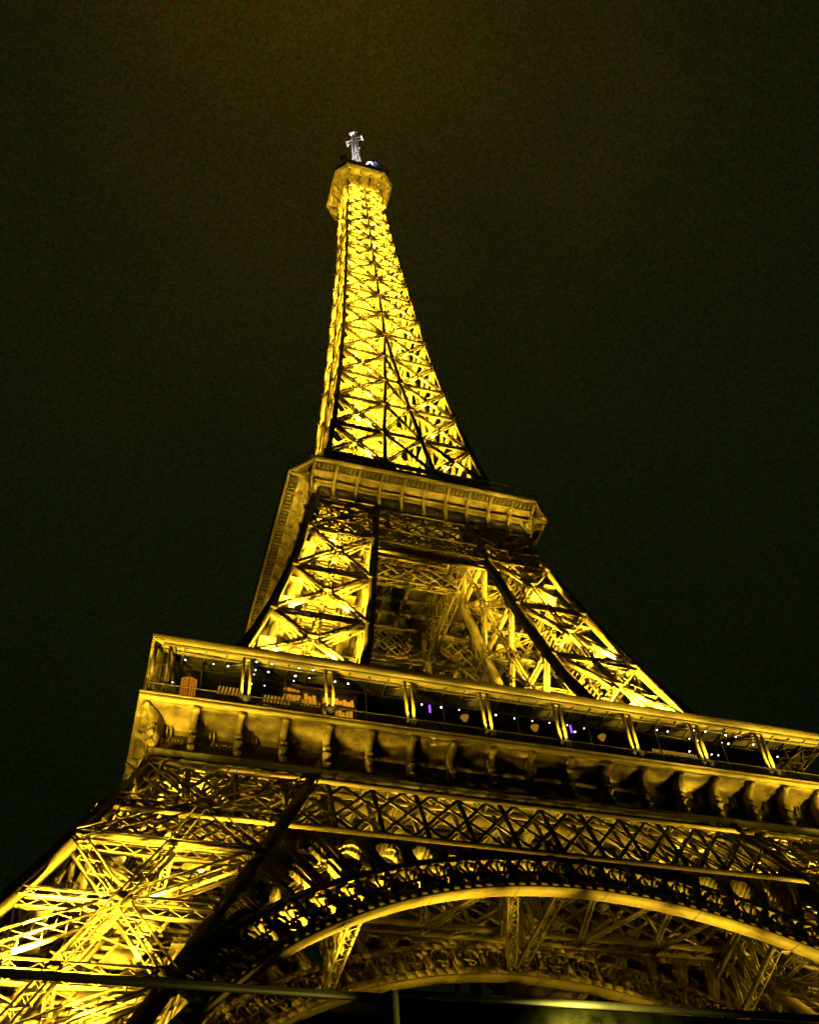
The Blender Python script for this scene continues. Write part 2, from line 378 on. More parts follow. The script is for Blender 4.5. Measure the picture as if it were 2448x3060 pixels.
# ------------------------------------------------------------------ belt girders
def lattice(mb, pl, n, za, zb, xa, xb, pitch, span, wd, dp, clip=None):
    """crossing diagonals between two chords; pl(x,z)->point"""
    k0 = int(math.floor((xa-span)/pitch)); k1 = int(math.ceil(xb/pitch))
    for k in range(k0, k1+1):
        for sgn in (1, -1):
            x0 = k*pitch; x1 = x0+span; p = (x0, za) if sgn > 0 else (x0, zb); q = (x1, zb) if sgn > 0 else (x1, za)
            lo, hi = max(0, (xa-x0)/span), min(1, (xb-x0)/span)
            if hi-lo < .02: continue
            e = lambda f: pl(x0+span*f, p[1]+(q[1]-p[1])*f)
            mb.bar(e(lo), e(hi), wd, dp, n); 
def belt(name, plane, n, bands, half, depth, pitch, chords, inner_only=None):
    root = empty(name, ROOT)
    for dy, mt in ((0, 0), (depth, 1)):
        mb = MB(); pl = lambda x, z: plane(x, z)+V3(0, dy, 0)
        for (z, hz, a, b) in chords:
            x = half(z); xs = [(-x, x)] if a is None else [(-x, -ii(z)), (ii(z), x)]
            for (xa, xb) in xs: mb.bar(pl(xa, z), pl(xb, z), hz, .14, n)
        mb.obj('chord', M_plate, root)
        mb = MB()
        for (za, zb, pt, sp, wd, legs) in bands:
            x = half((za+zb)/2); xs = [(-x, x)] if not legs else [(-x, -ii(za)), (ii(za), x)]
            for (xa, xb) in xs:
                lattice(mb, pl, n, za, zb, xa, xb, pt, sp, wd, .10, None)
        if pitch:
            za, zb = bands[0][0], bands[0][1]
            for k in range(-9, 10):
                x = k*pitch
                if abs(x) < half(za)-.4: mb.bar(pl(x, za), pl(x, zb), .42, .14, n)
        mb.obj('lattice_web', M_iron, root)
    for (z, hz, a, b) in chords:
        mb = MB(); x = half(z); N = int(2*x/2.2)
        for k in range(N):
            xa, xb = -x+2*x*k/N, -x+2*x*(k+1)/N
            mb.bar(plane(xa, z), plane(xb, z)+V3(0, depth, 0), .16, .1, (0, 0, 1)); mb.bar(plane(xa, z), plane(xa, z)+V3(0, depth, 0), .2, .2, (0, 0, 1))
        mb.obj('chord_lacing', M_iron, root)
    return root
front = lambda x, z: V3(x, -h(z)+.12, z)
rear = lambda x, z: V3(x, -ii(z)-.12, z)
nF = V3(0, -1, .42); nR = V3(0, -1, .4)
b1 = belt('lower_belt_girder', front, nF, [(45.6, 51.3, 2.545, 5.09, .27, False), (42.4, 45.2, 1.4, 2.8, .2, True)], h, 1.6, 3.818,
          [(51.7, .95, None, 0), (45.2, .8, None, 0), (41.9, .85, 1, 0)])
b1r = belt('inner_lower_belt_girder', rear, nR, [(45.6, 51.3, 3.818, 7.636, .34, False)], h, -1.4, 3.818,
          [(51.7, .95, None, 0), (45.2, .8, None, 0)])
b2 = belt('upper_belt_girder', front, V3(0, -1, .2), [(108.2, 113.0, 2.6, 5.2, .26, False), (104.6, 107.6, 1.0, 2.0, .15, False)], h, 1.3, None,
          [(113.5, .7, None, 0), (107.9, .5, None, 0), (104.3, .55, None, 0)])
mb = MB(); lbeam(mb, (-ii(103.4), -h(103.4)+.3, 103.4), (ii(103.4), -h(103.4)+.3, 103.4), (0, -1, 0), .9, 1.1, .14, .9)
for k in range(-6, 7): mb.bar((k*2.8, -h(113)+.4, 113), (k*2.8, -h(108)+.4, 108), .3, .25, (0, -1, 0))
mb.obj('tie_beam', M_iron, b2)
b2r = belt('inner_upper_belt_girder', rear, V3(0, -1, .2), [(108.2, 113.0, 2.6, 5.2, .22, False)], h, -1.0, None,
          [(113.5, .6, None, 0), (107.9, .5, None, 0)])
for a in TURN[1:]:
    for o in (b1, b1r, b2, b2r): copy_tree(o, ROOT, a)

# ------------------------------------------------------------------ arches
ZC, R1, R2 = 4.15, 36.85, 40.4
def arch(name, yf, prof, deep, sgn):
    """ring, soffit and round-headed spandrel arcade in the plane y = yf(z); deep = +y depth"""
    root = empty(name, ROOT)
    P = lambda th, r, d=0.: V3(r*math.sin(th), yf(ZC+r*math.cos(th))+d, ZC+r*math.cos(th))
    TH = R(70); BAY = R(3.9); nb = int(TH/BAY); n = V3(0, -1, .4)
    ths = np.linspace(-TH, TH, 97)
    mb = MB(); mb.loft([[P(t, R1), P(t, R1+.22), P(t, R1+.22, deep), P(t, R1, deep)] for t in ths]); mb.obj('arch_soffit', M_plate, root)
    for k in range(-5, 6):
        mb = MB(); mb.slab([P(k*R(11.7)+R(3), R1-.015, .02), P(k*R(11.7)+R(3.12), R1-.015, .02), P(k*R(11.7)+R(3.12), R1-.015, deep-.02), P(k*R(11.7)+R(3), R1-.015, deep-.02)], V3(0, 0, .012))
        mb.obj('plate_joint', M_dark, root)
    def clipped(t, r):
        p = P(t, r); return abs(p[0]) > ii(p[2])+.9
    for (ra, rb, d, nm_) in ((R1+.22, R1+.95, .003, 'intrados_flange'), (R1+.22, R1+.95, deep-.1, 'intrados_flange'), (R2-.42, R2+.16, .003, 'extrados_flange'), (R2-.42, R2+.16, deep-.1, 'extrados_flange')):
        mb = MB()
        for t0, t1 in zip(ths[:-1], ths[1:]):
            if clipped((t0+t1)/2, rb): continue
            mb.slab([P(t0, ra, d), P(t1, ra, d), P(t1, rb, d), P(t0, rb, d)], V3(0, .09, 0))
            if ra > R2-1 and d < .1: mb.slab([P(t0, R2-.1, .1), P(t1, R2-.1, .1), P(t1, R2-.1, deep-.12), P(t0, R2-.1, deep-.12)], V3(0, 0, .1))
        mb.obj(nm_, M_plate, root)
    mb = MB()
    for k in range(-nb, nb+1):
        t = k*BAY
        if clipped(t, R2-.5): continue
        er = P(t, 1)-P(t, 0)
        # tapered radial post with capital
        for (ra, rb, wa, wb) in ((R1+.95, R1+1.25, .55, .55), (R1+1.25, R1+2.6, .5, .26), (R1+2.6, R2-.42, .4, .4)):
            ha, hb = wa/2/38, wb/2/38
            mb.loft([[P(t-ha, ra, .1), P(t+ha, ra, .1), P(t+ha, ra, deep-.15), P(t-ha, ra, deep-.15)], [P(t-hb, rb, .1), P(t+hb, rb, .1), P(t+hb, rb, deep-.15), P(t-hb, rb, deep-.15)]])
        # small arch and fan bars inside the bay
        tc = t+BAY/2; rc = R2-1.35
        pts = [P(tc+math.cos(a)*.9/39, rc+math.sin(a)*.85, .5) for a in np.linspace(0, math.pi, 9)]
        for p, q in zip(pts[:-1], pts[1:]): mb.bar(p, q, .14, .7, n)
        base = P(tc, R1+1.0, .5)
        for p in (pts[1], pts[3], pts[5], pts[7]): mb.bar(base, p, .1, .25, n)
        mb.bar(pts[0], P(tc+.9/39, R1+.95, .5), .13, .6, n); mb.bar(pts[-1], P(tc-.9/39, R1+.95, .5), .13, .6, n)
        mb.bar(P(t+.01, R1+1.9, .3), P(t+BAY-.01, R1+1.9, .3), .14, .14, n)
        rg = [P(tc+math.cos(a)*.32/38, R1+1.45+math.sin(a)*.32, .12) for a in np.linspace(0, 2*math.pi, 9)]
        for p, q in zip(rg[:-1], rg[1:]): mb.bar(p, q, .1, .12, n)
    mb.obj('ring_ornament', M_iron, root)
    # spandrel arcade
    def rb(th):
        for r in np.arange(R2, 62, .05):
            x, z = r*math.sin(th), ZC+r*math.cos(th)
            if z > 44.75 or abs(x) > ii(z)+.15: return r
            if z < 12: return r
        return 62
    pw = MB()
    for k in range(-nb, nb):
        mb = MB()
        tc = (k+.5)*BAY; ha = BAY/2; bd = [rb(tc+f_*ha) for f_ in (-1, -.5, 0, .5, 1)]; lo = min(bd)
        if lo < R2+.15: 
            if max(bd) > R2+.15 and max(bd) < 61:
                for f0, f1 in ((-1, -.5), (-.5, 0), (0, .5), (.5, 1)):
                    pw.slab([P(tc+f0*ha, R2), P(tc+f1*ha, R2), P(tc+f1*ha, max(R2+.02, rb(tc+f1*ha))), P(tc+f0*ha, max(R2+.02, rb(tc+f0*ha)))], V3(0, .1, 0))
            continue
        wo = 1.08; rtop = min(lo-.15, R2+9); rs = rtop-wo
        def L(tt, r): return math.atan2(tt, r), math.hypot(tt, r)
        arcp = [(wo*math.cos(a), rs+wo*math.sin(a)) for a in np.linspace(math.pi, 0, 11)]
        if rs < R2:
            arcp = [q for q in arcp if q[1] > R2+.02]
            if len(arcp) < 3: continue
        path = [(arcp[0][0], R2+.02)]+arcp+[(arcp[-1][0], R2+.02)]
        pp = [P(tc+L(*q)[0], L(*q)[1], deep/2+.05) for q in path]
        for p, q in zip(pp[:-1], pp[1:]): mb.bar(p, q, .13, deep, n)
        # front and back plates between the head and the frame
        for d in (0.0, deep):
            o1 = [(L(*q)[0], L(*q)[1]) for q in arcp]
            for (t0, q0), (t1, q1) in zip(o1[:-1], o1[1:]):
                pw.slab([P(tc+t0, q0, d), P(tc+t1, q1, d), P(tc+t1, max(q1, rb(tc+t1)), d), P(tc+t0, max(q0, rb(tc+t0)), d)], V3(0, .09, 0))
            for sg in (-1, 1):
                te = o1[0][0] if sg < 0 else o1[-1][0]; re_ = o1[0][1]
                pw.slab([P(tc+te, R2, d), P(tc+sg*ha, R2, d), P(tc+sg*ha, rb(tc+sg*ha), d), P(tc+te, max(re_, rb(tc+te)), d)], V3(0, .09, 0))
        # cross bars in the bay, set back
        if rs-R2 > 1.2:
            lbeam(mb, P(tc-.026, R2+(rs-R2)*.5, deep-.2), P(tc+.026, R2+(rs-R2)*.55, deep-.2), n, .3, .3, .09, .5, 'FB')
            lbeam(mb, P(tc-.008, R2, deep-.1), P(tc-.004, rs+.8, deep-.1), n, .35, .3, .09, .5, 'FB')
        mb.obj('spandrel_arch', M_iron, root)
    pw.obj('spandrel_plate', M_plate, root)
    return root
arF = arch('great_arch', lambda z: -h(z), h, 1.35, 1)
arR = arch('inner_arch', lambda z: -ii(z), ii, 1.35, 1)
mb = MB(); ties = empty('arch_ties', ROOT)
def apt(plane, x, r):
    th = math.asin(x/r); z = ZC+r*math.cos(th); return V3(x, plane(z), z)
for xf, xr in ((-18.3, -17.5), (-5.4, -.6), (-1.1, .2), (16.0, 18.6)):
    A = apt(lambda z: -h(z)+1.2, xf, R1+.4); B = apt(lambda z: -ii(z), xr, R1+.4)
    lbeam(mb, A, B, (0, 0, -1), .75, .8, .13, .75); A2 = A+V3(0, .1, 4.0); B2 = B+V3(0, .1, 4.6)
    lbeam(mb, A2, B2, (0, 0, -1), .7, .7, .13, .75)
    N = 5
    for k in range(N):
        p = A+(B-A)*k/N; q = A+(B-A)*(k+1)/N; p2 = A2+(B2-A2)*k/N; q2 = A2+(B2-A2)*(k+1)/N
        lbeam(mb, p, q2, (1, 0, 0), .35, .35, .09, .5, 'FB'); lbeam(mb, q, q2, (1, 0, 0), .35, .35, .09, .5, 'FB')
me_t = mb.mesh('tie_truss', M_iron)
mb = MB()
xs = [-23, -15.5, -8, -.6, 6.85, 14.3, 21.7]
for a, b in zip(xs[:-1], xs[1:]):
    m_ = (a+b)/2
    lbeam(mb, (a, -ii(44.7)-.3, 44.7), (m_, -h(43.5)+1.8, 43.5), (0, 0, -1), .42, .4, .11, .8); lbeam(mb, (b, -ii(44.7)-.3, 44.7), (m_, -h(43.5)+1.8, 43.5), (0, 0, -1), .42, .4, .11, .8)
me_z = mb.mesh('zigzag_brace', M_iron)
put('tie_truss', me_t, ties); put('zigzag_brace', me_z, ties)
for a in TURN[1:]:
    for o in (arF, arR, ties): copy_tree(o, ROOT, a)

# ------------------------------------------------------------------ first platform
fp = empty('first_platform', ROOT)
A1 = 35.35; NB = 18; BH = A1-.99; PT = 2*BH/NB
def ring4(name, sec, m, parent, n=1, inner=False):
    """moulding swept round a square; sec = [(setback, z)...] closed section"""
    mb = MB()
    cs = [(-1, -1), (1, -1), (1, 1), (-1, 1), (-1, -1)]
    mb.loft([[(sx*(A1-s), sy*(A1-s), z) for s, z in sec] for sx, sy in cs], cap=False)
    return mb.obj(name, m, parent)
ring4('cornice', [(0, 57.62), (0, 57.42), (.07, 57.40), (.07, 57.28), (.0, 57.26), (.02, 57.05), (.5, 56.98), (.5, 57.62)], M_plate, fp)
cov = [(.5, 56.98), (.9, 56.96)]+[(.9+1.7*math.sin(a), 55.35+1.6*math.cos(a)) for a in np.linspace(.1, math.pi/2, 7)]
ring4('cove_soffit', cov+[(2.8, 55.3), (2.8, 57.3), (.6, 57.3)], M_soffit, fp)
ring4('frieze', [(2.58, 55.38), (2.58, 52.6), (2.75, 52.6), (2.75, 55.38)], M_deck, fp)
ring4('lower_cornice', [(1.32, 52.98), (1.32, 52.8), (1.5, 52.74), (1.5, 52.5), (2.9, 52.5), (2.9, 52.98)], M_dark, fp)  # dark colour paints in shade along this ledge
con = [(2.6, 53.0), (1.45, 53.0), (1.45, 53.45), (1.36, 53.5), (1.36, 53.75), (1.5, 53.85), (1.52, 54.35), (1.34, 54.45), (1.34, 54.75), (1.5, 54.85), (1.48, 55.3),
       (1.3, 55.8), (.98, 56.2), (.66, 56.38), (.40, 56.42), (.26, 56.6), (.26, 56.86), (.42, 57.03), (2.6, 57.03)]
mb = MB(); W_ = .24
mb.slab([(-W_, -A1+s, z) for s, z in con], V3(2*W_, 0, 0))
mb.box((-.33, -A1+1.30, 53.5), (.33, -A1+1.7, 53.72)); mb.box((-.33, -A1+1.28, 54.47), (.33, -A1+1.7, 54.72))
mb.cyl((-.3, -A1+.52, 56.68), (.3, -A1+.52, 56.68), .28, seg=14); mb.cyl((-.31, -A1+1.5, 55.2), (.31, -A1+1.5, 55.2), .2, seg=12)
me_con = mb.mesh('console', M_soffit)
for a in TURN:
    for k in range(0, NB):
        x = -BH+PT*k
        if k == 0:
            o = put('corner_console', me_con, fp, a+math.pi/4*-1); d = BH-(.0)
            c_, s_ = math.cos(a), math.sin(a); q = (-A1+.02, -A1+.02); rr = A1*math.sqrt(2)-A1-.55
            v = V3(-rr/math.sqrt(2), -rr/math.sqrt(2), 0); o.location = (c_*v[0]-s_*v[1], s_*v[0]+c_*v[1], 0)
        else:
            o = put('console', me_con, fp, a); o.location = (math.cos(a)*x, math.sin(a)*x, 0)
# deck with central well, joists beneath
mb = MB(); q = 34.7
for lo, hi in (((-q, -q), (q, -13)), ((-q, 13), (q, q)), ((-q, -13), (-13, 13)), ((13, -13), (q, 13))):
    mb.box((lo[0], lo[1], 57.2), (hi[0], hi[1], 57.5))
mb.obj('deck', M_deck, fp)
mb = MB()
for k in range(-9, 10):
    x = k*3.6
    for (ya, yb) in (((-33, 33),) if abs(x) > 13 else ((-33, -13), (13, 33))):
        for (P_, Q_) in (((x, ya), (x, yb)), ((ya, x), (yb, x))):
            lbeam(mb, (*P_, 54.6), (*Q_, 54.6), (0, 0, -1), .35, 2.4, .16, 2.4, 'S')
mb.obj('floor_beams', M_iron, fp)
# canopy
cs_ = [(.3, 64.55), (.3, 63.95), (.38, 63.80), (1.5, 63.77), (1.5, 64.7), (.55, 64.75)]
ring4('canopy', cs_, M_plate, fp); ring4('gallery_ceiling', [(1.5, 63.80), (6.8, 63.64), (6.8, 64.3), (1.5, 64.68)], M_dark, fp)  # ceiling coloured dark for the shade behind the lit canopy edge
mb = MB()
for k in range(-18, 19):
    x = k*1.89; mb.bar((x, -A1+.55, 63.70), (x, -A1+6.5, 63.56), .12, .16, (0, 0, 1))
for y in (.62, 1.5, 3.2): mb.bar((-34, -A1+y, 63.68-y*.02), (34, -A1+y, 63.68-y*.02), .16, .2, (0, 0, 1))
me_rib = mb.mesh('canopy_ribs', M_deck)
for a in TURN: put('canopy_ribs', me_rib, fp, a)
mb = MB(); w2 = .33; tb = .22
mb.bar((-w2, 0, 59.05), (-w2, 0, 64.0), tb, .26, (0, -1, 0)); mb.bar((w2, 0, 59.05), (w2, 0, 64.0), tb, .26, (0, -1, 0))
arc = [(w2*math.cos(a), 59.05+w2*.95*math.sin(a)) for a in np.linspace(math.pi, 2*math.pi, 9)]
for p, q in zip(arc[:-1], arc[1:]): mb.bar((p[0], 0, p[1]), (q[0], 0, q[1]), tb, .26, (0, -1, 0))
mb.box((-w2+.05, -.1, 63.3), (w2-.05, .1, 63.75)); mb.cyl((-.5, 0, 58.85), (.5, 0, 58.85), .1, seg=8); mb.box((-.12, -.12, 57.5), (.12, .12, 58.78))
for s_ in (-1, 1): mb.bar((s_*.25, .1, 63.0), (s_*1.5, 1.4, 63.65), .1, .1, (0, 0, 1))
me_post = mb.mesh('canopy_post', M_plate)
px = [-26.5, -18.95, -11.4, -3.85, 3.7, 11.25, 18.8, 26.35]
for a in TURN:
    for x in px: put('canopy_post', me_post, fp, a, (math.cos(a)*x+math.sin(a)*34.5, math.sin(a)*x-math.cos(a)*34.5, 0))
mb = MB()
tpx = [-30.3]+[q+3.78 for q in px[:-1]]+[30.2]
mb.bar((0, 0, 57.5), (0, 0, 63.7), .12, .12, (0, -1, 0)); me_thin = mb.mesh('ceiling_post', M_plate); mb = MB()
mb.bar((-34.6, -34.6, 57.6), (-34.6, -34.6, 63.9), .34, .34, (0, -1, 0)); mb.bar((-33.4, -34.5, 57.6), (-33.4, -34.5, 63.8), .2, .2, (0, -1, 0))
me_cp = mb.mesh('corner_post', M_plate)
mb = MB()
for s_ in (1,): lbeam(mb, (s_*34.3, -33.3, 64.2), (s_*28.7, -33.3, 60.0), (0, -1, 0), 1.1, .5, .26, 1.6, 'FB')
me_dg = mb.mesh('corner_brace', M_plate)
mb = MB()
mb.bar((-35, -35.05, 58.75), (35, -35.05, 58.75), .09, .09, (0, -1, 0)); mb.bar((-35, -35.05, 57.75), (35, -35.05, 57.75), .07, .07, (0, -1, 0))
for k in range(-175, 176): mb.bar((k*.2, -35.05, 57.62), (k*.2, -35.05, 58.75), .05, .05, (0, -1, 0))
me_rl = mb.mesh('railing', M_dark)
# fine safety netting behind the posts of the left bays
mb = MB()
for k in range(0, 64):
    x = -34.2+k*.25
    for sgn in (1, -1):
        xa, xb = x, x+sgn*4.8
        za, zb = 58.8, 63.6
        if xb < -34.2: za_ = za; zb = za+(x+34.2)/4.8*4.8; xb = -34.2
        if xb > -18.4: zb = za+(-18.4-x); xb = -18.4
        if abs(xb-xa) > .1: mb.bar((xa, -33.0, za), (xb, -33.0, zb), .022, .022, (0, -1, 0))
mb.obj('safety_net', M_dark, fp)
for a in TURN: put('railing', me_rl, fp, a); put('corner_post', me_cp, fp, a); [put('ceiling_post', me_thin, fp, a, (math.cos(a)*x+math.sin(a)*33.2, math.sin(a)*x-math.cos(a)*33.2, 0)) for x in tpx]; put('corner_brace', me_dg, fp, a)
for txt, xc in (('SEGUIN', -BH+PT*.5), ('LALANDE', -BH+PT*1.5)):
    cu = bpy.data.curves.new('name_lettering', 'FONT'); cu.body = txt; cu.size = .72; cu.extrude = .03; cu.align_x = 'CENTER'; cu.align_y = 'CENTER'
    cu.space_character = 1.1; cu.materials.append(M_letter)
    to = bpy.data.objects.new('t', cu); C.objects.link(to); bpy.context.view_layer.update()
    me = bpy.data.meshes.new_from_object(to.evaluated_get(bpy.context.evaluated_depsgraph_get())); bpy.data.objects.remove(to)
    o = put('name_lettering', me, fp, 0, (xc, -A1+2.58-.02, 54.7)); o.rotation_euler = (R(90), 0, 0)
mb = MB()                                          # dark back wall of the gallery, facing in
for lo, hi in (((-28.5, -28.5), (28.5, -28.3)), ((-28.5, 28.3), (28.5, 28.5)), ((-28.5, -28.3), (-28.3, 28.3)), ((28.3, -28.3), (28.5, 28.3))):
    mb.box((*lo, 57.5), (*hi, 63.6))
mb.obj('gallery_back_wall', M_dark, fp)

# ------------------------------------------------------------------ second platform
sp = empty('second_platform', ROOT)
def octo(a, c, z): return [(-a+c, -a, z), (a-c, -a, z), (a, -a+c, z), (a, a-c, z), (a-c, a, z), (-a+c, a, z), (-a, a-c, z), (-a, -a+c, z)]
def octo_sweep(name, sec, m, parent, a0, c0):
    mb = MB(); rr = [octo(a0-s, max(.05, c0-s*.586), z) for s, z in sec]
    cols = []
    for i in list(range(8))+[0]: cols.append([r[i] for r in rr])
    mb.loft(cols, cap=False); return mb.obj(name, m, parent)
A2, C2, Z2 = 20.33, 3.33, 117.94
octo_sweep('rim', [(0, Z2), (0, Z2-.35), (.06, Z2-.38), (.06, Z2-.5), (.5, Z2-.58), (.5, Z2)], M_plate, sp, A2, C2)
cv = [(.5, Z2-.58), (1.3, Z2-.62)]+[(1.3+2.25*math.sin(a), Z2-2.1+1.48*math.cos(a)) for a in np.linspace(.15, math.pi/2, 6)]
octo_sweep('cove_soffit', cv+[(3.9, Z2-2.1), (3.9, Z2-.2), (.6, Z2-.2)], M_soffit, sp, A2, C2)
octo_sweep('wall_panels', [(3.58, Z2-2.05), (3.58, 113.9), (3.8, 113.9), (3.8, Z2-2.05)], M_dark, sp, A2, C2)  # dark sheet in place of openwork with an unlit inside
mb = MB()
for k in range(0, 51):
    x = -17+k*.68; mb.bar((x, -A2+.5, Z2-.72), (x, -A2+1.55, Z2-.78), .12, .22, (0, 0, 1))
mb.bar((-17, -A2+1.75, Z2-.85), (17, -A2+1.75, Z2-.85), .22, .3, (0, 0, 1)); mb.bar((-16.5, -A2+2.9, Z2-1.75), (16.5, -A2+2.9, Z2-1.75), .22, .3, (0, 0, 1))
me_j = mb.mesh('soffit_joists', M_plate)
br = [(4.2, 113.6), (3.25, 113.7), (3.0, 115.2), (2.5, 116.1), (1.6, 116.8), (.55, 117.08), (.45, 117.4), (4.2, 117.4)]
mb = MB(); mb.slab([(-.19, -A2+s, z) for s, z in br], V3(.38, 0, 0)); me_br = mb.mesh('bracket', M_plate)
for a in TURN:
    put('soffit_joists', me_j, sp, a)
    for k in range(11):
        x = -17+3.4*k; put('bracket', me_br, sp, a, (math.cos(a)*x, math.sin(a)*x, 0))
mb = MB(); mb.slab(octo(A2-.6, C2, 117.3), V3(0, 0, .3)); mb.obj('deck', M_deck, sp)
mb = MB()
for k in range(-5, 6):
    x = k*3.1
    for P_, Q_ in (((x, -16), (x, 16)), ((-16, x), (16, x))): lbeam(mb, (*P_, 115.6), (*Q_, 115.6), (0, 0, -1), .3, 1.6, .16, 1.6, 'S')
mb.obj('floor_beams', M_iron, sp)
def rail8(mb, a, c, z, hgt, step, t):
    pts = octo(a, c, z); pts.append(pts[0])
    for p, q in zip(pts[:-1], pts[1:]):
        p, q = V3(*p), V3(*q); L = np.linalg.norm(q-p); N = max(1, int(L/step)); n = (q[1]-p[1], p[0]-q[0], 0)
        mb.bar(p+V3(0, 0, hgt), q+V3(0, 0, hgt), t*1.6, t*1.6, n)
        for k in range(N): g = p+(q-p)*k/N; mb.bar(g, g+V3(0, 0, hgt), t, t, n)
mb = MB(); rail8(mb, A2-.15, C2, Z2, 2.2, .35, .05); mb.obj('railing', M_dark, sp)
# upper gallery of the second floor round the foot of the spire
mb = MB(); mb.slab(octo(16.2, 2.2, 121.4), V3(0, 0, .35)); mb.obj('upper_deck', M_deck, sp)
mb = MB()
for k in range(-7, 8):
    x = k*2.1; mb.bar((x, -16.1, 118), (x, -16.1, 121.4), .22, .22, (0, -1, 0)); mb.bar((x, -16, 121.2), (x, -12, 121.2), .15, .3, (0, 0, 1))
for k in range(-7, 7):
    pts = [(k*2.1+1.05+1.0*math.cos(t), -16.1, 120.3+1.0*math.sin(t)) for t in np.linspace(math.pi, 0, 7)]
    for p, q in zip(pts[:-1], pts[1:]): mb.bar(p, q, .14, .2, (0, -1, 0))
me_ua = mb.mesh('upper_arcade', M_plate)
for a in TURN: put('upper_arcade', me_ua, sp, a)
mb = MB(); rail8(mb, 16.1, 2.2, 121.75, 1.6, .4, .05)
for a in TURN:
    for k in range(-5, 6):
        ca, sa = math.cos(a), math.sin(a); T = lambda x, y, z: V3(ca*x-sa*y, sa*x+ca*y, z); x = k*2.5
        for s_ in (-1, 1): mb.bar(T(x-1.2*s_, -14.6, 121.8), T(x+1.2*s_, -14.6, 126.6), .16, .14, (0, 0, 1) if 0 else T(0, -1, 0))
        mb.bar(T(x-1.25, -14.6, 126.6), T(x+1.25, -14.6, 126.6), .3, .3, T(0, -1, 0)); mb.bar(T(x-1.25, -14.6, 124.2), T(x+1.25, -14.6, 124.2), .16, .16, T(0, -1, 0))
mb.obj('upper_railing', M_iron, sp)

# ------------------------------------------------------------------ top platform
tp = empty('top_platform', ROOT)
A3, C3, Z3 = 8.25, 3.02, 278.0
octo_sweep('rim', [(0, Z3), (0, Z3-.5), (.3, Z3-.6), (.3, Z3)], M_plate, tp, A3, C3)
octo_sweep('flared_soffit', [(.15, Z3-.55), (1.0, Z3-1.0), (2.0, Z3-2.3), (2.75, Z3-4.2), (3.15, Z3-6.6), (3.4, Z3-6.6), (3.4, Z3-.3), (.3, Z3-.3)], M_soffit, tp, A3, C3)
for a in TURN:
    ca, sa = math.cos(a), math.sin(a); T = lambda x, y, z: V3(ca*x-sa*y, sa*x+ca*y, z)
    for x in (-5.2, -1.75, 1.75, 5.2):
        mb = MB()
        for (s0, z0), (s1, z1) in zip([(.25, Z3-.75), (1.05, Z3-1.2), (2.0, Z3-2.5), (2.75, Z3-4.4)], [(1.05, Z3-1.2), (2.0, Z3-2.5), (2.75, Z3-4.4), (3.15, Z3-6.8)]):
            f_ = lambda s: 1-.1*s
            mb.bar(T(x*f_(s0), -A3+s0, z0), T(x*f_(s1), -A3+s1, z1), .3, .35, T(0, -1, 0))
        mb.obj('bracket_rib', M_plate, tp)
mb = MB(); mb.slab(octo(A3-.4, C3, Z3-.25), V3(0, 0, .3)); mb.slab(octo(7.9, 2.9, 281.3), V3(0, 0, .5)); mb.obj('deck', M_deck, tp)
mb = MB(); mb.loft([octo(7.4, 2.7, Z3+.05), octo(7.4, 2.7, 281.3)]); mb.slab(octo(5.2, 1.6, 281.8), V3(0, 0, 3.0)); mb.obj('cabin', M_dark, tp)
mb = MB(); rail8(mb, 7.8, 2.9, 281.8, 2.4, .5, .05); mb.obj('railing', M_dark, tp)

# ------------------------------------------------------------------ things at the very top
mast = empty('antenna_mast', None, 0, (0, 0, 284.8)); tag(mast, 'white lattice antenna mast with four panel arms on the tower summit', 'antenna')
mb = MB()
for sx in (-1, 1):
    for sy in (-1, 1): mb.bar((sx*1.2, sy*1.2, 0), (sx*.6, sy*.6, 46), .36, .36, (1, 0, 0))
for k in range(18):
    z0, z1 = k*2.5, (k+1)*2.5; q0, q1 = 1.3-.55*z0/46, 1.3-.55*z1/46
    for a in TURN:
        ca, sa = math.cos(a), math.sin(a); T = lambda x, y, z: V3(ca*x-sa*y, sa*x+ca*y, z)
        mb.bar(T(-q0, -q0, z0), T(q1, -q1, z1), .14, .1, T(0, -1, 0)); mb.bar(T(-q0, -q0, z0), T(q0, -q0, z0), .14, .14, T(0, -1, 0))
mb.obj('mast_lattice', M_white, mast)
for ang in (R(-37), R(-127), R(143), R(53)):
    mb = MB(); d = V3(math.cos(ang), math.sin(ang), 0); n_ = V3(-d[1], d[0], 0); zc = 39.5
    for sgn in (-.5, .5):
        mb.bar(d*.8+n_*sgn+V3(0, 0, zc), d*2.5+n_*sgn*.7+V3(0, 0, zc), .16, .2, (0, 0, 1))
    mb.bar(d*2.55-n_*.8+V3(0, 0, zc-.4), d*2.55+n_*.8+V3(0, 0, zc-.4), .22, .6, d); mb.bar(d*2.55+V3(0, 0, zc-2.3), d*2.55+V3(0, 0, zc+2.3), .28, .2, d)
    mb.obj('panel_arm', M_white, mast)
mb = MB(); mb.bar((-.5, 0, 46), (-.5, 0, 49.5), .2, .2, (1, 0, 0)); mb.bar((.45, 0, 46), (.45, 0, 48.5), .16, .16, (1, 0, 0)); mb.box((-.9, -.9, 45.8), (.9, .9, 46.1)); mb.obj('mast_tip', M_white, mast)
bc = empty('beacon_lamp', None, 0, (1.6, -6.6, 284.9)); tag(bc, 'small white rotating beacon lamp shining at the tower summit', 'beacon')
mb = MB(); mb.lathe((0, 0, 0), [(.3, -2.9), (.3, 0), (.75, .1), (.8, .6), (.3, .7)]); mb.obj('pedestal', M_dark, bc)
mb = MB(); mb.lathe((0, 0, 0), [(.1, .7), (.62, .85), (.8, 1.3), (.62, 1.75), (.1, 1.9)]); mb.obj('lens', M_beacon, bc)
bl = empty('beacon_halo', None, 0, (3.4, -6.2, 286.0)); tag(bl, 'blue globe added as the glowing halo of the white beacon', 'lamp')  # no real lamp: globe added for the blue halo round the beacon
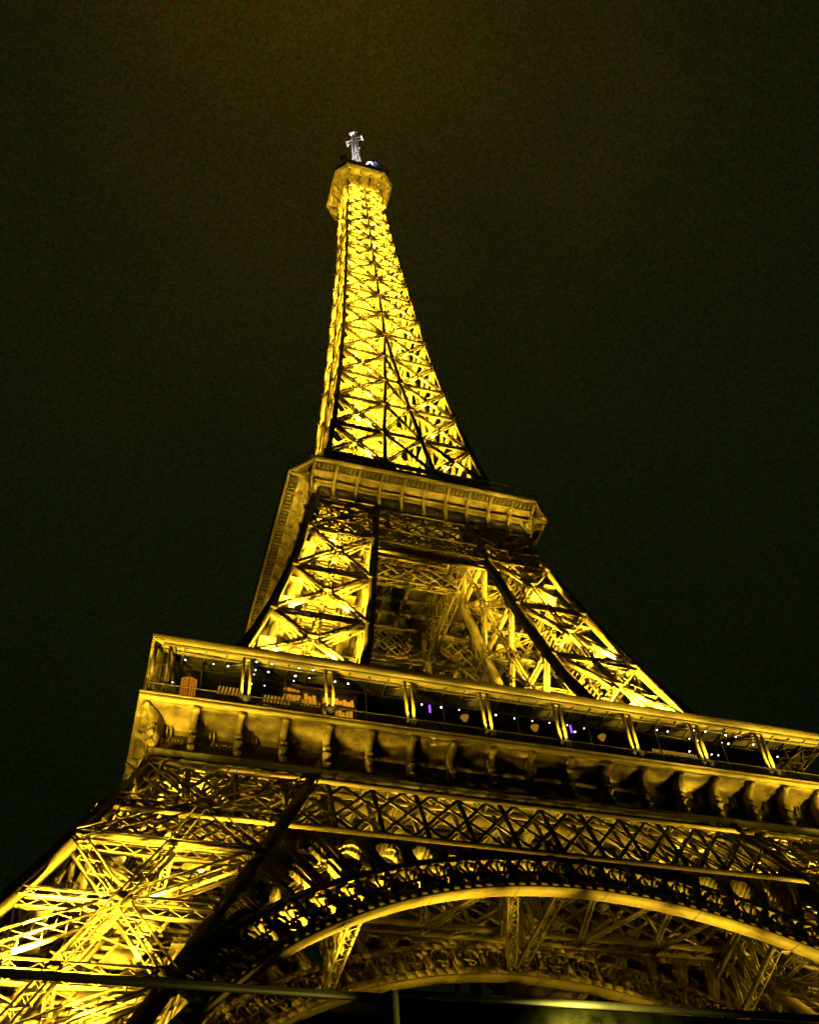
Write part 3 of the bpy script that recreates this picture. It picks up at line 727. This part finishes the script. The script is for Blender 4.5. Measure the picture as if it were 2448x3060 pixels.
mb = MB(); mb.lathe((0, 0, 0), [(.2, -.4), (.25, 1.1), (.7, 1.2), (.7, 1.5)]); mb.obj('pedestal', M_dark, bl)
mb = MB(); mb.lathe((0, 0, 0), [(.4, 1.5), (.7, 2.1), (.7, 2.9), (.2, 3.4)]); mb.obj('globe', M_blue, bl)
mb = MB()
for (x, y, hh) in ((-5.5, -7.2, 4.5), (-3.2, -7.4, 3.2), (3.4, -7.4, 3.8), (5.6, -7.0, 5.0), (-6.9, -3.5, 5.5), (6.9, -3, 4.2), (-1.5, -7.4, 2.6), (-6.9, 2, 4.0)):
    mb.bar((x, y, 281.8), (x, y, 282+hh), .1, .1, (1, 0, 0)); mb.bar((x-.5, y, 281.9+hh*.8), (x+.5, y, 281.9+hh*.8), .07, .07, (0, 0, 1)); mb.box((x-.3, y-.2, 282.4), (x+.3, y+.2, 283.6))
mb.obj('whip_aerials', M_plate, tp)
mb = MB()
for k in range(-4, 5): mb.box((k*1.25-.42, -7.46, 279.2), (k*1.25+.42, -7.38, 280.6))
mb.obj('cabin_window', M_shade, tp)
def dish(label, loc, rz, r):
    d = empty('dish_antenna', None, rz, loc); tag(d, label, 'dish antenna')
    mb = MB(); mb.cyl((0, 0, -3.2), (0, 0, 0), .12); mb.obj('pole', M_dark, d)
    mb = MB(); mb.cyl((0, .1, 0), (0, -.55, 0), r, r*.92, 18); mb.obj('drum', M_dark, d)
dish('dark drum dish antenna on the summit deck beside the mast', (-6.2, -6.6, 285.2), R(-25), 1.0)
dish('larger dark drum dish antenna on the summit deck beyond the blue halo globe', (6.6, -6.0, 286.0), R(35), .9)
dish('smallest dark drum antenna between the blue halo globe and the deck edge', (5.0, -7.0, 285.0), R(10), .6)

# ------------------------------------------------------------------ things on the first platform gallery
def disc_lamp(name, label, cat, group, loc, r, m, house=True):
    o = empty(name, None, 0, loc); tag(o, label, cat, group)
    mb = MB(); mb.lathe((0, 0, 0), [(r*1.25, .0), (r*1.25, .22), (r*.5, .25)]); mb.obj('housing', M_dark, o)
    mb = MB(); mb.lathe((0, 0, 0), [(r*.3, -.05), (r, -.03), (r, .05), (r*.3, .06)]); mb.obj('lens', m, o)
    return o
dots = [(-31.9,-33.5),(-29.4,-33.5),(-28.1,-33.5),(-32.6,-30.3),(-25.7,-34.6),(-24.3,-34.6),(-25.6,-33.5),(-24.4,-33.5),(-25.6,-32.9),(-25.6,-31.6),(-24.4,-31.6),
 (-21.8,-34.6),(-20.5,-34.6),(-21.9,-33.5),(-20.6,-33.5),(-21.9,-32.8),(-22.0,-31.6),(-18.2,-33.5),(-16.9,-33.5),(-9.3,-32.1),(-7.3,-32.1),(-5.5,-32.1),(-1.7,-32.1),
 (.3,-32.0),(2.2,-32.0),(4.0,-32.1),(5.9,-32.1),(7.1,-31.3),(7.8,-32.0),(15.3,-33.3),(16.5,-33.3),(19.1,-34.0),(20.4,-34.1),(19.3,-32.7),(20.3,-32.6),(20.5,-33.0),
 (20.3,-30.8),(22.9,-30.8),(23.7,-30.8),(22.8,-34.0),(24.0,-34.0),(23.0,-32.8),(23.8,-32.8),(26.5,-33.2),(30.2,-33.2),(30.2,-31.9)]
def zone(x, y):
    if x < -27: return 'near the orange booth'
    if x < -23: return 'between the orange booth and the lit kiosk'
    if x < -16: return 'above the lit kiosk'
    if x < 10: return 'in the row above the shaded lamps'
    if x < 18: return 'above the row of lamplit crates'
    return 'in the scatter beyond the lamplit crates'
for x, y in dots:
    disc_lamp('ceiling_downlight', 'small white gallery downlight %s' % zone(x, y), 'downlight', 'downlights %s' % zone(x, y), (x, y, 63.28), random.uniform(.05, .1), M_cool)
for x, wh in ((-8.94, 'left'), (5.56, 'right')):
    o = empty('violet_lamp', None, 0, (x, -33.2, 61.3)); tag(o, 'violet lamp tube %s' % ('before the first shaded lamp' if wh == 'left' else 'between the second and third shaded lamps'), 'lamp')
    mb = MB(); mb.cyl((0, 0, 0), (0, 0, 1.0), .09); mb.obj('tube', M_purple, o)
    mb = MB(); mb.cyl((0, 0, -3.8), (0, 0, 0), .06); mb.cyl((0, 0, -.12), (0, 0, 0), .14); mb.obj('stand', M_dark, o)
for x, wh in ((-5.53, 'leftmost'), (1.65, 'middle'), (8.78, 'rightmost')):
    o = empty('shaded_lamp', None, 0, (x, -33.2, 61.0)); tag(o, 'yellow shaded lamp on an arm in the gallery, %s of the three' % wh, 'lamp')
    mb = MB(); mb.lathe((0, 0, 0), [(.18, 0), (.42, .5), (.38, .5), (.15, .05)]); mb.obj('shade', M_shade, o)
    mb = MB(); mb.bar((.1, 0, .5), (.55, .1, 1.5), .09, .09, (0, -1, 0)); mb.bar((.55, .1, 1.5), (.55, .1, 2.5), .07, .07, (0, -1, 0)); mb.obj('arm', M_plate, o)
# lit curtain doors
o = empty('booth', None, 0, (-31.3, -33.0, 57.5)); tag(o, 'booth with two glowing orange door leaves in the gallery corner', 'booth')
mb = MB(); mb.box((-.85, .05, 0), (.85, 1.4, 4.5)); mb.obj('cabinet', M_dark, o)
for s_ in (-1, 1):
    mb = MB()
    for q_ in range(3): mb.box((s_*.37-.33+q_*.225, -.02, 1.6), (s_*.37-.33+q_*.225+.19, .05, 4.05-.1*(q_%2)))
    mb.slab([(s_*.37-.33, -.02, 4.05), (s_*.37+.33, -.02, 4.05), (.05*s_, -.02, 4.35)][::1], V3(0, .07, 0)); mb.obj('door_leaf', M_door, o)
def slat_bench(label, x0, x1, z0, z1, y=-33.3, lean=.25, m=None):
    o = empty('stacked_seating', None, 0, ((x0+x1)/2, y, 57.5)); tag(o, label, 'seating'); N = int((x1-x0)/.28); hw = (x1-x0)/2
    mb = MB()
    for k in range(N):
        x = -hw+(k+.5)*2*hw/N; mb.bar((x, 0, z0-57.5), (x+.15, lean, z1-57.5), .17, .05, (0, -1, 0))
    mb.obj('slats', M_wood if m is None else m, o)
    mb = MB(); mb.bar((-hw, .1, z0-57.4), (hw, .1, z0-57.4), .12, .2, (0, 0, 1)); mb.bar((-hw+.05, .2, 0), (-hw+.05, .2, z1-57.5), .1, .1, (1, 0, 0)); mb.bar((hw-.05, .2, 0), (hw-.05, .2, z1-57.5), .1, .1, (1, 0, 0)); mb.obj('frame', M_dark, o)
M_woodlit = mat('lamplight_painted_wood', (.6, .4, .14), .7, noise=(2.5, .5), emit=((1., .5, .03), .3))  # emission paints the lamplight onto the slats
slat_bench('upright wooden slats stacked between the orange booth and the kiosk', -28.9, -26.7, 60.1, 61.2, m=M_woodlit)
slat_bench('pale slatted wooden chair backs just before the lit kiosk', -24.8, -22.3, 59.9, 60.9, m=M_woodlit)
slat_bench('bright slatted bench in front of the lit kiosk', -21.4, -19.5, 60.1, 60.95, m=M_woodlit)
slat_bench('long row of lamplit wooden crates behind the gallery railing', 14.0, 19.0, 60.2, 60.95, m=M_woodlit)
o = empty('kiosk', None, 0, (-19.4, -32.7, 57.5)); tag(o, 'kiosk with warm glowing windows on the first floor gallery', 'kiosk')
mb = MB(); mb.box((-3.5, .1, 0), (3.5, 2.4, 5.6)); mb.obj('body', M_wood, o)
for (xa, xb, za, zb) in ((-3.4, -1.8, 3.55, 4.35), (-3.4, -1.9, 4.55, 5.1), (-1.5, -.35, 3.3, 4.6), (.25, 3.3, 3.75, 4.55), (.3, 3.1, 2.2, 3.2)):
    mb = MB(); nw = max(2, int((xb-xa)/.34)); fl = mb
    for q_ in range(nw):
        xq = xa+(xb-xa)*q_/nw; zt_ = zb-random.uniform(0, .28)
        mb.box((xq+.03, random.uniform(0, .08), za+random.uniform(0, .15)), (xq+(xb-xa)/nw-.03, .12, zt_))
    mb.obj('window', M_lit, o)
mb = MB(); mb.box((-3.7, -.15, 5.15), (3.7, 2.5, 5.3)); mb.bar((-.1, -.05, 0), (-.1, -.05, 5.1), .2, .15, (0, -1, 0)); mb.bar((3.55, -.05, 0), (3.2, -.05, 5.1), .2, .15, (0, -1, 0)); mb.obj('frame', M_plate, o)
o = empty('glass_pavilion', None, 0, (2.0, -30.6, 57.5)); tag(o, 'dim flat pavilion at the middle of the first floor gallery', 'pavilion')
mb = MB(); mb.box((-15, .2, 0), (27, 2.0, 5.4)); mb.obj('wall', M_dark, o)
for k in range(14):
    mb = MB(); mb.box((-14.6+k*3, .1, .6), (-12.2+k*3, .2, 4.9)); mb.obj('window', M_deck, o)

# ------------------------------------------------------------------ floodlights (the tower's own lamps and added ones)
mbh = MB(); mbh.lathe((0, 0, 0), [(.16, -.42), (.3, -.3), (.42, .0), (.44, .03), (.36, .03), (.1, -.2)], 14); mbh.bar((-.46, 0, -.15), (-.46, 0, -.6), .05, .1, (0, 1, 0)); mbh.bar((.46, 0, -.15), (.46, 0, -.6), .05, .1, (0, 1, 0)); mbh.bar((-.5, 0, -.6), (.5, 0, -.6), .12, .05, (0, 0, 1))
me_h = mbh.mesh('housing', M_dark); mbl = MB(); mbl.lathe((0, 0, 0), [(.04, .0), (.34, .0), (.3, .06), (.04, .09)], 14); me_lens = mbl.mesh('lens', M_bulb)
lights = {}
GAIN = {'aimed at the first platform': .42, 'beside the front arch': 2.4, 'under the front arch': 5.0, 'second platform soffit': .5, 'above the front arch': .34, 'spire': .76}
PGAIN = {'near lower': 1.8, 'near middle': .95, 'far lower': .35, 'far middle': .4}
def flood(p, d, power, label, group, size=130, blend=.6, col=SODIUM, soft=.12, size2=1., body=True):
    for k_, g_ in GAIN.items():
        if k_ in label: power *= g_
    if power <= 0: return
    d = Vector(d).normalized(); q = d.to_track_quat('Z', 'Y').to_euler()
    o = empty('floodlight', None, 0, p); o.rotation_euler = q; o.scale = (size2,)*3
    if p[2] < 2: body = False          # ground lamps are added unseen sources: light without a fixture
    if body: tag(o, label, 'floodlight', group)
    for nm, me in (('housing', me_h), ('lens', me_lens)) if body else ():
        c_ = bpy.data.objects.new(nm, me); C.objects.link(c_); c_.parent = o
    key = (round(power, 1), size, col)
    if key not in lights:
        L = bpy.data.lights.new('floodlight_beam', 'SPOT'); L.energy = power*LAMP; L.color = col; L.spot_size = R(size); L.spot_blend = blend; L.shadow_soft_size = soft; lights[key] = L
    lo = bpy.data.objects.new('floodlight_beam', lights[key]); C.objects.link(lo)
    if body: lo.parent = o; lo.location = (0, 0, .35); lo.rotation_euler = (math.pi, 0, 0)
    else: bpy.data.objects.remove(o); lo.location = p; lo.rotation_euler = d.to_track_quat('-Z', 'Y').to_euler()
pil = [('near', 'the orange booth', -1, -1), ('near', 'the lamplit crates', 1, -1), ('far', 'the orange booth', -1, 1), ('far', 'the lamplit crates', 1, 1)]
def pt(sx, sy, u, v, z): return (sx*(ii(z)+(h(z)-ii(z))*u), sy*(ii(z)+(h(z)-ii(z))*v), z)
for nm, at, sx, sy in pil:
    for stage, lv in (('lower', [(5, .72, .9, 5000), (17.0, .75, .93, 8000), (24.2, .82, .94, 6000), (30.0, .7, .93, 5200), (36, .4, .92, 2300), (43, .35, .6, 3600), (43, .75, .6, 4600), (11, .6, .6, 2000), (27, .45, .6, 1600)]),
                      ('middle', [(65.5, .7, .9, 4300), (70.8, .75, .93, 2500), (72, .28, .93, 2000), (82.4, .75, .93, 2200), (83.5, .28, .93, 1800), (94.0, .55, .9, 2300), (103, .6, .82, 2600)])):
        if (nm, stage, sx) == ('near', 'middle', 1): lv = lv+[(66.5, .6, .9, 7000), (71.5, .5, .92, 6000)]
        if nm == 'near':
            F_, N_ = pillar_face('front')
            for z, us, pw in (((18.5, (.3, .74), 1700), (24.4, (.2, .5, .84), 1500), (30.4, (.25, .72), 1100)) if stage == 'lower' else ((65.6, (.3, .72), 1300), (71.8, (.3, .72), 1200), (83.0, (.3, .72), 1100))):
                for u in us:
                    q = F_(u, z)+V3(0, .55 if stage == 'lower' else .7, 0); tgt = F_(.5, z+8)+V3(0, 2.6 if stage == 'lower' else 1.25, 0); a = Vector((q[0]*-sx, q[1], z)); b = Vector((tgt[0]*-sx, tgt[1], tgt[2]))
                    flood(a, b-a, pw, 'yellow floodlight between the plates of the near pillar %s %s' % ('below' if stage == 'lower' else 'rising above', at), 'floodlights on the face of the near pillar %s %s' % ('below' if stage == 'lower' else 'rising above', at), 74 if stage == 'lower' else 84, size2=.5)
        for z, u, v, pw in (lv if sy < 0 else [q for k_, q in enumerate(lv) if k_ % 3 == 0]):
            a = Vector(pt(sx, sy, u, v, z)); b = Vector(pt(sx, sy, .5+(u-.5)*.6, v, z+25))
            flood(a, b-a, pw*PGAIN[nm+' '+stage], 'yellow floodlight inside the %s pillar %s %s' % (nm, 'below' if stage == 'lower' else 'rising above', at), 'floodlights inside the %s pillar %s %s' % (nm, 'below' if stage == 'lower' else 'rising above', at), 56 if stage == 'lower' else 88, size2=.8)
for k, z in enumerate(spn[:-1]):
    g = (z-118)/156; q = h(z)*.55; pw = 6200*(1-g)+2000*g
    part = 'lower' if z < 182 else 'upper'
    for x, y, gg in ((-.5*h(z), -h(z)+1.15, .34), (.5*h(z), -h(z)+1.15, .42), ((.5 if k % 2 else -.5)*h(z), .4*h(z), 1.7)):
        flood((x, y, z+1.3), (-x*.12, -y*.12, 12), pw*gg, 'yellow floodlight inside the %s half of the spire' % part, 'floodlights inside the %s half of the spire' % part, size2=.75)
# lamps outside the pillars; the ground beams and second platform row are added
for a, wh in zip(TURN, ('front', 'right', 'rear', 'left')):
    ca, sa = math.cos(a), math.sin(a); T = lambda x, y, z: (ca*x-sa*y, sa*x+ca*y, z)
    flood(T(-5.75, -5.75, 259), T(0, 0, 1), 1250, 'yellow floodlight on a bracket below the summit platform', 'floodlights washing the summit soffit', 110, .7, size2=.45)
    for x in px if wh in ('front', 'left') else []:
        flood(T(x, -34.95, 58.35), Vector(T(0, .05, 1)), 135, 'small uplight at the foot of a canopy post on the %s side' % wh, 'uplights under the canopy posts', 58, .8, soft=.1)
    if wh in ('right', 'rear'): continue
    for sx in (-1, 1):
        for xt, pw in ((34, 25000), (28.5, 21000), (21.5, 12000), (14.5, 6500)) if sx < 0 else ((34, 36000), (28.5, 29000), (21.5, 12000), (14.5, 4000)):
            a_ = T(sx*75, -69, .8); flood(a_, Vector(T(sx*xt, -34.6, 57.0))-Vector(a_), pw, 'added yellow floodlight on the ground aimed at the first platform, %s side' % wh, 'added floodlights washing the first platform', 7.2, 1.)  # added unseen beams to light the cove and consoles
        for k_ in range(5):
            flood(T(sx*(1.7+3.4*k_), -17.75, 113.2), Vector(T(0, -.33, 1)), (13, 16, 27, 50, 85)[k_] if sx < 0 else (13, 20, 46, 70, 90)[k_], 'small added yellow floodlight under the second platform soffit, %s side' % wh, 'added floodlights below the second platform', 130, .5, size2=.3, soft=.08)  # row of lamps added to brighten the rim
        if wh == 'left': continue
        for xx, yy, pw in ((3.5, -40.6, 1300), (10.5, -41.0, 1300 if sx < 0 else 1400), (16.5, -42.4, 1000 if sx < 0 else 1600), (21.5, -43.9, 700 if sx < 0 else 1700), (26.5, -46.3, 330 if sx < 0 else 1700), (31, -49.3, 220 if sx < 0 else 700)):
            flood(T(sx*xx, yy, .7), Vector(T(0, .002, 1)), pw, 'added yellow floodlight on the ground under the %s arch' % wh, 'added floodlights under the arches', 11.5, .5)  # added unseen row to light the arch soffits
            flood(T(sx*xx, yy+14.6, .7), Vector(T(0, .0, 1)), pw*.13, 'added yellow floodlight on the ground under the %s arch' % wh, 'added floodlights under the arches', 11.5, .5)
        for xx, pw in ((16, 700 if sx < 0 else 300), (5.5, 620)):
            flood(T(sx*xx, -31.5, 44.2), Vector(T(0, -.12, 1)), pw, 'yellow floodlight on the beams above the %s arch' % wh, 'floodlights above the arch', 135, .5)
        a_ = T(sx*5, -19, .8); flood(a_, Vector(T(sx*9, -38.2, 43))-Vector(a_), 11000 if sx < 0 else 8000, 'added yellow floodlight on the ground behind the %s arch' % wh, 'added floodlights behind the arch', 24, .8)  # added unseen lamp to light the ring ornament from behind
        for xx, pw in ((17, 500), (1.5, 420)):
            flood(T(sx*xx, -31.5, .7), Vector(T(0, -.01, 1)), pw, 'added yellow floodlight on the ground below the %s arch trusses' % wh, 'added floodlights below the arch trusses', 15, .8)  # added unseen lamps to light the tie trusses
        for xt, zt, pw in ((24.5, 38.5, 3200 if sx < 0 else 500), (17, 42.5, 5200 if sx < 0 else 700)):
            a_ = T(sx*34, -34.5, 21); flood(a_, Vector(T(sx*xt, -38.6, zt))-Vector(a_), pw, 'yellow floodlight inside the pillar foot beside the %s arch' % wh, 'floodlights beside the arches', 34, .8)
for ang in (R(0), R(90), R(180), R(270)):
    p = (math.cos(ang)*3.0, math.sin(ang)*3.0, 285.6)
    flood(p, (-math.cos(ang)*.25, -math.sin(ang)*.25, 3), 1600, 'white floodlight at the foot of the antenna mast', 'white floodlights round the antenna mast', 90, .5, (1., .9, .84))

# ------------------------------------------------------------------ ground and gate by the camera
mb = MB(); mb.poly([(-900, -900, 0), (900, -900, 0), (900, 900, 0), (-900, 900, 0)], [(0, 1, 2, 3)]); tag(mb.obj('ground', M_asph), kind='structure')
GY = -94.0
g_ = empty('security_gate', None, 0, (-33.545, GY, 0)); tag(g_, 'dark steel gate frame crossing in front of the tower foot', 'gate')
mb = MB(); mb.bar((-6.5, 0, 4.984), (-.05, 0, 4.998), .052, .02, (0, -1, 0)); mb.obj('top_rail', M_steel, g_)
mb = MB(); mb.bar((0, 0, 0), (0, 0, 5.03), .078, .078, (.62, -.78, 0)); mb.obj('post', M_steel, g_); mb = MB(); mb.bar((-6.5, 0, 0), (-6.5, 0, 5.02), .1, .1, (0, -1, 0)); mb.obj('post', M_steel, g_); mb = MB(); mb.bar((4.6, 0, 0), (4.6, 0, 5.06), .1, .1, (0, -1, 0)); mb.obj('post', M_steel, g_)
mb = MB(); mb.bar((.06, .02, 5.043), (4.6, .02, 5.085), .045, .03, (0, -1, 0)); mb.obj('lintel', M_steel, g_)
mb = MB(); mb.slab([(.06, .03, 3.4), (4.5, .03, 3.4), (4.5, .03, 5.05), (.06, .03, 5.012)], V3(0, .015, 0)); mb.obj('frosted_pane', M_glass, g_)
gl = empty('gate_lamp', None, 0, (-32.25, GY-.17, 4.68)); tag(gl, 'warm lamp glowing on the frosted pane of the gate', 'lamp')
mb = MB(); mb.lathe((0, 0, 0), [(.03, -.1), (.1, -.05), (.1, .08), (.03, .12)]); mb.obj('globe', mat('warm_globe', (.9, .8, .4), emit=((1., .85, .2), 6.)), gl)
mb = MB(); mb.cyl((0, 0, -4.68), (0, 0, -.1), .03); mb.cyl((0, 0, -.14), (0, 0, -.1), .09); mb.obj('pole', M_steel, gl)
L = bpy.data.lights.new('gate_lamp_glow', 'POINT'); L.energy = 55; L.color = (1., .82, .12); L.shadow_soft_size = .12
lo = bpy.data.objects.new('gate_lamp_glow', L); C.objects.link(lo); lo.parent = gl; lo.location = (0, 0, .18)
